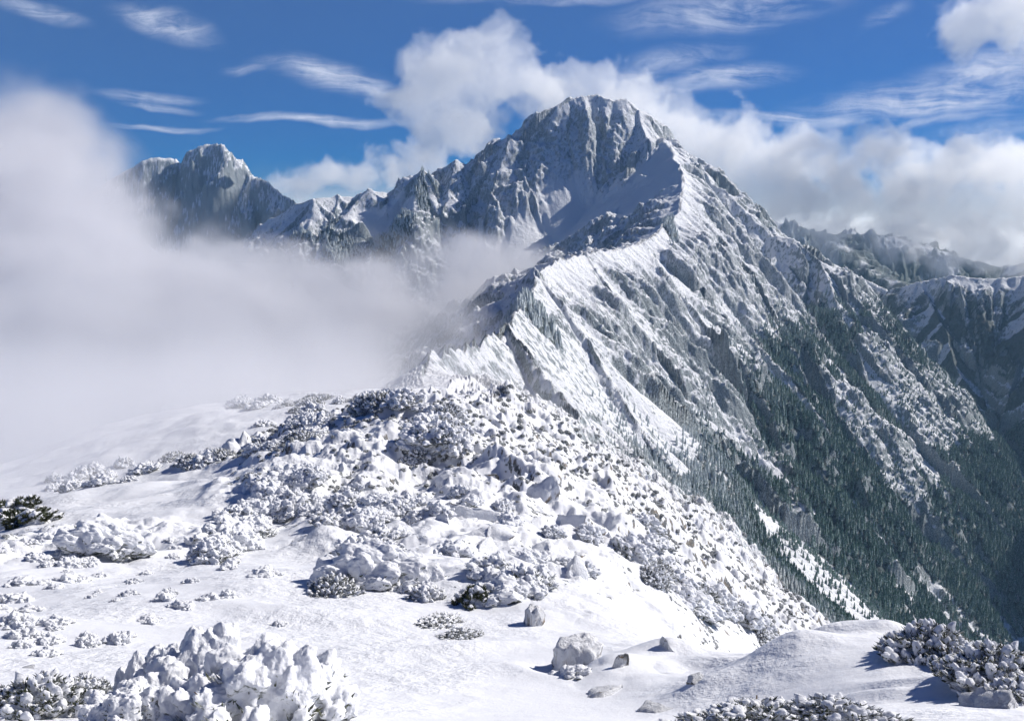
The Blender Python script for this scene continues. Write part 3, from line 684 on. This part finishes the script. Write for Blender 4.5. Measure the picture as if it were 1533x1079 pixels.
# a few trees stand on the crest itself
u_, v_ = pxof(tx, ty, tz)
infr = (u_ > 0) & (u_ < 1533) & (v_ > 0) & (v_ < 1079) & tvis
order = np.argsort(np.where(infr, hgt*0+tr_, 1e9))[:300]
solo = np.zeros(len(pick), bool); solo[order] = True
for k in order:
    o = bpy.data.objects.new('conifer', CON[k % 3]); col.objects.link(o)
    s = float(hgt[k]); o.location = (float(tx[k]), float(ty[k]), float(tz[k])-.3); o.rotation_euler = (0, 0, random.uniform(0, 6.28)); o.scale = (s*random.uniform(.85, 1.2), s, s)
    o['label'] = 'snow dusted conifer at the near edge of the forest on the right flank'; o['category'] = 'tree'; o['group'] = 'conifers at the near edge of the forest'
def scatter(name, label, cat, pts, hs, mats, mesh_fn, seed):
    me = bpy.data.meshes.new(name); me.vertices.add(len(pts)); me.vertices.foreach_set('co', np.asarray(pts, F32).ravel())
    a = me.attributes.new('height', 'FLOAT', 'POINT'); a.data.foreach_set('value', np.asarray(hs, F32))
    o = bpy.data.objects.new(name, me); col.objects.link(o); me.materials.append(mats)
    ng = bpy.data.node_groups.new(name, 'GeometryNodeTree')
    ng.interface.new_socket('Geometry', in_out='INPUT', socket_type='NodeSocketGeometry'); ng.interface.new_socket('Geometry', in_out='OUTPUT', socket_type='NodeSocketGeometry')
    n = N(ng); gi = n('NodeGroupInput'); go = n('NodeGroupOutput')
    parts = []
    if mesh_fn == 'bush':
        c = n('GeometryNodeMeshIcoSphere', ins={'Radius': .6, 'Subdivisions': 4})
        parts.append(n('GeometryNodeTransform', ins={'Geometry': c.outputs[0], 'Translation': (0, 0, .1), 'Scale': (1., 1., .6)}).outputs[0])
    else:
      for R1, R2, z, h, vs in [(.03, .02, 0, .2, 5), (.2, .05, .08, .34, 7), (.165, .035, .3, .32, 7), (.12, .02, .52, .28, 6), (.075, 0., .72, .28, 6)]:
          c = n('GeometryNodeMeshCone', fill_type='NONE', ins={'Vertices': vs, 'Radius Top': R2, 'Radius Bottom': R1, 'Depth': h})
          parts.append(n('GeometryNodeTransform', ins={'Geometry': c.outputs[0], 'Translation': (0, 0, z)}).outputs[0])
    j = n('GeometryNodeJoinGeometry')
    for p in parts: n.link(p, j.inputs[0])
    nv = n('ShaderNodeTexNoise', ins={'Scale': 5. if mesh_fn == 'bush' else 9., 'Detail': 4., 'Roughness': .7}).outputs[1]
    off = n('ShaderNodeVectorMath', operation='MULTIPLY', ins={0: n('ShaderNodeVectorMath', operation='SUBTRACT', ins={0: nv, 1: (.5, .5, .5)}).outputs[0], 1: (1.3, 1.3, .9) if mesh_fn == 'bush' else (.16, .16, .05)}).outputs[0]
    sp = n('GeometryNodeSetPosition', ins={'Geometry': j.outputs[0], 'Offset': off})
    sm = n('GeometryNodeSetMaterial', ins={'Geometry': sp.outputs[0], 'Material': mats})
    hat = n('GeometryNodeInputNamedAttribute', data_type='FLOAT', ins={'Name': 'height'}).outputs[0]
    rv = n('FunctionNodeRandomValue', data_type='FLOAT', ins={2: 0., 3: 6.28}).outputs[1]
    iop = n('GeometryNodeInstanceOnPoints', ins={'Points': gi.outputs[0], 'Instance': sm.outputs[0],
        'Rotation': n('ShaderNodeCombineXYZ', ins={2: rv}).outputs[0], 'Scale': n('ShaderNodeCombineXYZ', ins={0: hat, 1: hat, 2: hat}).outputs[0]})
    n.link(iop.outputs[0], go.inputs[0])
    md = o.modifiers.new('scatter', 'NODES'); md.node_group = ng
    o['kind'] = 'stuff'; o['label'] = label; o['category'] = cat
    return o
rest = ~solo
scatter('forest', 'dark snow dusted conifer forest covering the right flanks and the valley', 'forest', np.stack([tx, ty, tz-.3], -1)[rest], hgt[rest], M_CON, None, 1)
# frosted dwarf scrub, too thick to count, on the steep side of the near slope
sm_ = (RR > 42) & (RR < 480) & (np.abs(TH) < math.radians(34)) & (X > -14+.0*Y) & (SL < 2.2)
patch = sstep(-.02, .22, fbm(X[NS.start:], Y[NS.start:], 1, 1)*0+np.where(RR < 500, fbm(X/11, Y/11, 3, 401), -1))
flankw = np.where(RR < 500, sstep(.42, .62, SL)*patch*sm_*(.25+.75*sstep(-2., 14., X-.02*Y)), 0)
flankw[NS] = np.maximum(flankw[NS], (lump > .35)*(rn > 17)*(rn < 190)*sstep(-.15, .15, fbm(xn/5, yn/5, 3, 411))*(np.abs(tn) < math.radians(34))*.9)
sz_ = np.clip(RR/150, .26, 2.2)
prs = (cell*flankw).ravel()/(1.1*sz_.ravel()**2)
ps = np.nonzero(rng.rand(prs.size) < prs)[0]
if len(ps) > 26000: ps = rng.choice(ps, 26000, replace=False)
scatter('scrub', 'frosted grey dwarf scrub thick on the steep right side of the near slope', 'scrub', np.stack([X.ravel()[ps], Y.ravel()[ps], H.ravel()[ps]-.1], -1), (.45+.6*rng.rand(len(ps)))*sz_.ravel()[ps]*.75, M_SCRUB, 'bush', 2)
print('trees', len(pick), len(ps), time.time()-T0)

# ------------------------------------------------------------------ clouds and fog: real volumes
def cloud_material(name, dens, col=(.998, .998, .998, 1), g=.35):
    m, nt = newmat(name); n = N(nt)
    a = n('ShaderNodeAttribute', attribute_name='density').outputs['Fac']
    v = n('ShaderNodeVolumePrincipled', ins={'Color': col, 'Density': n.math('MULTIPLY', a, dens), 'Anisotropy': g})
    n('ShaderNodeOutputMaterial', ins={1: v.outputs[0]})
    return m
def cloud(name, label, cat, blobs, voxel, mat, soft, nscale, namp, stretch=(1, 1, 1), detail=5, flow=1.0):
    """blobs: (x, y, z, rx, ry, rz); density ramps up over `soft` metres, its edge torn by noise"""
    pts = []
    for x, y, z, rx, ry, rz in blobs:
        pts.append((x, y, z, rx, ry, rz))
    me = bpy.data.meshes.new(name)
    me.vertices.add(len(pts)); me.vertices.foreach_set('co', np.array([p[:3] for p in pts], F32).ravel())
    a = me.attributes.new('rad', 'FLOAT_VECTOR', 'POINT'); a.data.foreach_set('vector', np.array([p[3:] for p in pts], F32).ravel())
    o = bpy.data.objects.new(name, me); bpy.context.scene.collection.objects.link(o)
    me.materials.append(mat)
    A = np.array(pts); lo = (A[:, :3]-A[:, 3:]).min(0)-namp-voxel; hi = (A[:, :3]+A[:, 3:]).max(0)+namp+voxel
    ng = bpy.data.node_groups.new(name, 'GeometryNodeTree')
    ng.interface.new_socket('Geometry', in_out='INPUT', socket_type='NodeSocketGeometry')
    ng.interface.new_socket('Geometry', in_out='OUTPUT', socket_type='NodeSocketGeometry')
    n = N(ng)
    gi = n('NodeGroupInput'); go = n('NodeGroupOutput')
    pos = n('GeometryNodeInputPosition').outputs[0]
    # signed distance to the union of ellipsoids (each one a few maths nodes)
    d = None
    nz = n('ShaderNodeTexNoise', ins={'Vector': n('ShaderNodeVectorMath', operation='MULTIPLY', ins={0: pos, 1: stretch}).outputs[0], 'Scale': 1/nscale, 'Detail': detail, 'Roughness': .58, 'Distortion': flow*.35}).outputs[0]
    for x, y, z, rx, ry, rz in blobs:
        q = n('ShaderNodeVectorMath', operation='DIVIDE', ins={0: n('ShaderNodeVectorMath', operation='SUBTRACT', ins={0: pos, 1: (x, y, z)}).outputs[0], 1: (rx, ry, rz)}).outputs[0]
        L = n('ShaderNodeVectorMath', operation='LENGTH', ins={0: q}).outputs['Value']
        f = n.math('MULTIPLY', n.math('SUBTRACT', 1., L), min(rx, ry, rz))
        d = f if d is None else n.math('SMOOTH_MAX', d, f, min(rx, ry, rz)*.6)
    d = n.math('ADD', d, n.math('MULTIPLY', n.math('SUBTRACT', nz, .5), namp*5.))
    den = n.ramp(d, 0., soft, 0., 1.)
    lo = [float(v) for v in lo]; hi = [float(v) for v in hi]
    vc = n('GeometryNodeVolumeCube', ins={'Density': den, 'Background': 0., 'Min': lo, 'Max': hi,
        'Resolution X': int((hi[0]-lo[0])/voxel), 'Resolution Y': int((hi[1]-lo[1])/voxel), 'Resolution Z': int((hi[2]-lo[2])/voxel)})
    sm = n('GeometryNodeSetMaterial', ins={'Geometry': vc.outputs[0], 'Material': mat})
    n.link(sm.outputs[0], go.inputs[0])
    md = o.modifiers.new('cloud', 'NODES'); md.node_group = ng
    o['kind'] = 'stuff'; o['label'] = label; o['category'] = cat
    print(name, [int((h-l)/voxel) for l, h in zip(lo, hi)], time.time()-T0)
    return o
def B_(px, py, D, rx, ry, rz): return P(px, py, D)+(rx, ry, rz)
M_FOG = cloud_material('fog_vapour', .042, (.855, .86, .89, 1), .1)
M_CUM = cloud_material('cloud_vapour', .0075, (1., 1., 1., 1), .35)
fogb = [B_(*q) for q in [(5,290,950,115,250,120),(100,410,950,120,250,110),(230,450,950,150,250,80),(400,475,1000,150,280,78),(550,470,1050,140,260,70),(690,450,1120,90,200,60),(760,428,1180,80,160,62),(755,395,1600,110,200,58),(680,400,1500,120,200,66),(600,385,1350,100,200,32),(330,420,1500,220,260,70),
  (0,600,420,90,140,55),(200,590,420,110,140,38),(420,585,450,95,120,30),(560,570,560,50,130,20),(440,620,330,40,90,40),(500,590,420,50,90,45),(520,570,300,34,60,16),(250,650,155,50,45,15),(90,735,118,45,36,14),(420,605,195,70,55,18),(150,640,220,70,60,22),(530,550,380,34,60,14),(120,520,700,200,200,80),(400,540,700,200,160,60)]]
cloud('fog_bank', 'grey lilac fog bank filling the valley left of the snowy crest', 'fog', fogb, 5., M_FOG, 85., 80., 38., stretch=(1, 1, 1.3), detail=6)
cb = [(960,200,3600,200,200,140),(1050,250,3500,240,140,180),(1170,280,3500,260,120,150),(1300,300,3450,280,120,135),(1430,300,3400,280,120,150),(1540,310,3350,260,120,165),
  (620,150,3700,110,110,80),(655,120,3700,130,120,120),(690,80,3700,110,100,115),(745,125,3700,170,130,160),(825,135,3700,170,140,130),(885,120,3700,150,130,110),(940,160,3650,150,130,110),(680,195,3700,140,130,120),(635,235,3750,120,120,60),
  (1490,30,3700,190,150,110),(1570,20,3700,220,150,140),(1240,250,3550,260,120,120),(1380,260,3500,260,120,110),(1500,265,3450,260,120,110),(1110,320,3450,150,110,80),(1090,210,3600,200,120,110),(1180,235,3600,200,120,90),(1330,250,3700,300,120,80),(1470,250,3700,300,120,80),(1230,345,3350,200,120,50),(1370,350,3300,180,120,60),(1470,372,3250,160,110,60),(1570,385,3200,180,110,60)]
cloud('cloud_bank', 'bright white cloud bank boiling up behind the summit and the right ridge', 'cloud', [B_(*q) for q in cb], 9., M_CUM, 22., 170., 95., detail=7)
cl = [(455,278,4300,130,100,50),(530,262,4400,180,120,70),(600,255,4300,140,110,60),(480,262,4300,110,110,60),(570,240,4400,90,80,50),(640,250,4300,100,100,70),(390,300,4300,120,100,40)]
cloud('distant_cloud', 'small cumulus heads low on the horizon between the two mountains', 'cloud', [B_(*q) for q in cl], 10., M_CUM, 30., 120., 60., detail=7)
M_MIST = cloud_material('mist_vapour', .016, (.97, .97, .99, 1), .1)
cloud('mist', 'thin mist drifting over the left side of the snow slope', 'mist', [B_(*q) for q in [(250,640,150,60,50,13),(80,740,120,45,40,11),(430,600,205,70,55,15),(0,680,140,50,50,24),(150,680,165,60,55,22),(300,600,215,90,50,22),(-60,760,90,26,30,8)]], 3., M_MIST, 14., 26., 7., detail=4)
# the thin blue air of the place
hz = bpy.data.meshes.new('haze'); bm = bmesh.new(); bmesh.ops.create_cube(bm, size=1.)
for v in bm.verts: v.co = (v.co.x*12800, v.co.y*12800, -1520 if v.co.z < 0 else 900)
bm.to_mesh(hz); bm.free(); ho = bpy.data.objects.new('haze', hz); bpy.context.scene.collection.objects.link(ho); ho['kind'] = 'stuff'; ho['label'] = 'thin blue mountain air'
mh, nt = newmat('thin_air'); n = N(nt)
pv = n('ShaderNodeVolumePrincipled', ins={'Color': (.4, .7, 1., 1), 'Density': 4e-5, 'Anisotropy': 0.})
n('ShaderNodeOutputMaterial', ins={1: pv.outputs[0]}); hz.materials.append(mh)
# ------------------------------------------------------------------ camera, sun, sky
sc = bpy.context.scene
SUN_AZ, SUN_EL = math.radians(65), math.radians(34)
cam = bpy.data.objects.new('camera', bpy.data.cameras.new('camera')); sc.collection.objects.link(cam)
cam.data.lens = 35; cam.data.sensor_width = 36*1.0; cam.data.clip_start = .1; cam.data.clip_end = 60000
cam.data.sensor_fit = 'HORIZONTAL'
cam.rotation_euler = (math.pi/2-PITCH, 0, 0); sc.camera = cam
sl = bpy.data.lights.new('sun', 'SUN'); sl.energy = 5.; sl.angle = math.radians(.5); sl.color = (1, .95, .88)
so = bpy.data.objects.new('sun', sl); sc.collection.objects.link(so)
so.rotation_euler = (math.pi/2-SUN_EL, 0, math.pi-SUN_AZ)
w = bpy.data.worlds.new('World'); sc.world = w; w.use_nodes = True
wt_ = w.node_tree; wt_.nodes.clear(); n = N(wt_)
sky = n('ShaderNodeTexSky', sky_type='NISHITA', sun_disc=False, sun_elevation=SUN_EL, sun_rotation=SUN_AZ, altitude=3800, air_density=1.0, dust_density=.3, ozone_density=2.5)
tc = n('ShaderNodeTexCoord').outputs['Generated']
sx = n('ShaderNodeSeparateXYZ', ins={0: tc}).outputs
zz = n.math('MAXIMUM', n.math('ADD', sx[2], .1), .03)
sky_v = n('ShaderNodeVectorMath', operation='NORMALIZE', ins={0: n('ShaderNodeCombineXYZ', ins={0: sx[0], 1: sx[1], 2: zz}).outputs[0]}).outputs[0]
n.link(sky_v, sky.inputs[0])
hs = n('ShaderNodeHueSaturation', ins={'Hue': .522, 'Saturation': 1.8, 'Color': sky.outputs[0]}).outputs[0]
skyc = n('ShaderNodeVectorMath', operation='SCALE', ins={0: hs, 3: .054}).outputs[0]
# high thin ice clouds: streaks in direction space (x/y, z/y)
yy = n.math('MAXIMUM', sx[1], .05)
cu = n.math('DIVIDE', sx[0], yy); cw = n.math('DIVIDE', sx[2], yy)
cv = n('ShaderNodeCombineXYZ', ins={0: cu, 1: cw}).outputs[0]
wp = n('ShaderNodeTexNoise', ins={'Vector': cv, 'Scale': 9., 'Detail': 3}).outputs[1]
cvw = n('ShaderNodeVectorMath', operation='ADD', ins={0: cv, 1: n('ShaderNodeVectorMath', operation='SCALE', ins={0: n('ShaderNodeVectorMath', operation='SUBTRACT', ins={0: wp, 1: (.5, .5, .5)}).outputs[0], 3: .035}).outputs[0]}).outputs[0]
msk = None
for px, py, ax, ay, tl_, st_ in [(245,32,75,22,-18,1.),(60,14,75,14,-12,.8),(500,112,95,24,-12,1.),(560,130,60,22,-20,.9),(225,142,80,10,0,.8),(230,155,70,8,-4,.8),(480,181,150,8,-2,1.),(240,190,90,5,0,.8),(370,100,40,8,0,.5),
  (1090,18,170,32,6,.8),(1000,95,110,22,10,.6),(1080,118,110,20,8,.9),(1180,170,130,9,2,.8),(1400,150,210,36,4,1.1),(1300,178,260,12,0,.9),(1480,110,130,30,8,1.),(800,4,180,9,0,.6),(430,90,60,10,0,.5),(1330,25,40,14,20,.4),(1500,200,120,20,0,.5)]:
    p0 = P(px, py, 1.); t_ = math.radians(tl_)
    m_ = n('ShaderNodeMapping', vector_type='TEXTURE', ins={'Vector': cvw, 'Location': (p0[0], p0[2], 0), 'Rotation': (0, 0, t_), 'Scale': (ax/FPX, ay/FPX, 1)}).outputs[0]
    f_ = n.ramp(n('ShaderNodeVectorMath', operation='LENGTH', ins={0: m_}).outputs['Value'], .1, 1.25, st_, 0.)
    msk = f_ if msk is None else n.math('MAXIMUM', msk, f_)
stv = n('ShaderNodeMapping', ins={'Vector': cvw, 'Scale': (9, 64, 1), 'Rotation': (0, 0, .08)}).outputs[0]
s1 = n.noise(stv, 1., 9, .66, 1.1); s2 = n.noise(cvw, 26., 6, .65)
cf = n.math('MULTIPLY', msk, n.ramp(n.math('ADD', n.math('MULTIPLY', s1, .65), n.math('MULTIPLY', s2, .35)), .34, .66), clamp=True)
skyc = n.mix(n.math('MULTIPLY', cf, .8), skyc, (.72, .73, .82, 1))
# the sunlit sea of cloud that fills the lowlands under the horizon
skyc = n.mix(n.ramp(sx[2], -.035, -.09), skyc, (.8, .8, .83, 1))
bg = n('ShaderNodeBackground', ins={'Color': skyc, 'Strength': 1.})
n('ShaderNodeOutputWorld', ins={0: bg.outputs[0]})
sc.view_settings.view_transform = 'Standard'; sc.view_settings.look = 'None'; sc.view_settings.exposure = .26; sc.view_settings.gamma = 1
sc.cycles.volume_bounces = 16; sc.cycles.volume_step_rate = 6.; sc.cycles.max_bounces = 24; sc.cycles.adaptive_threshold = .03
print('done', time.time()-T0)
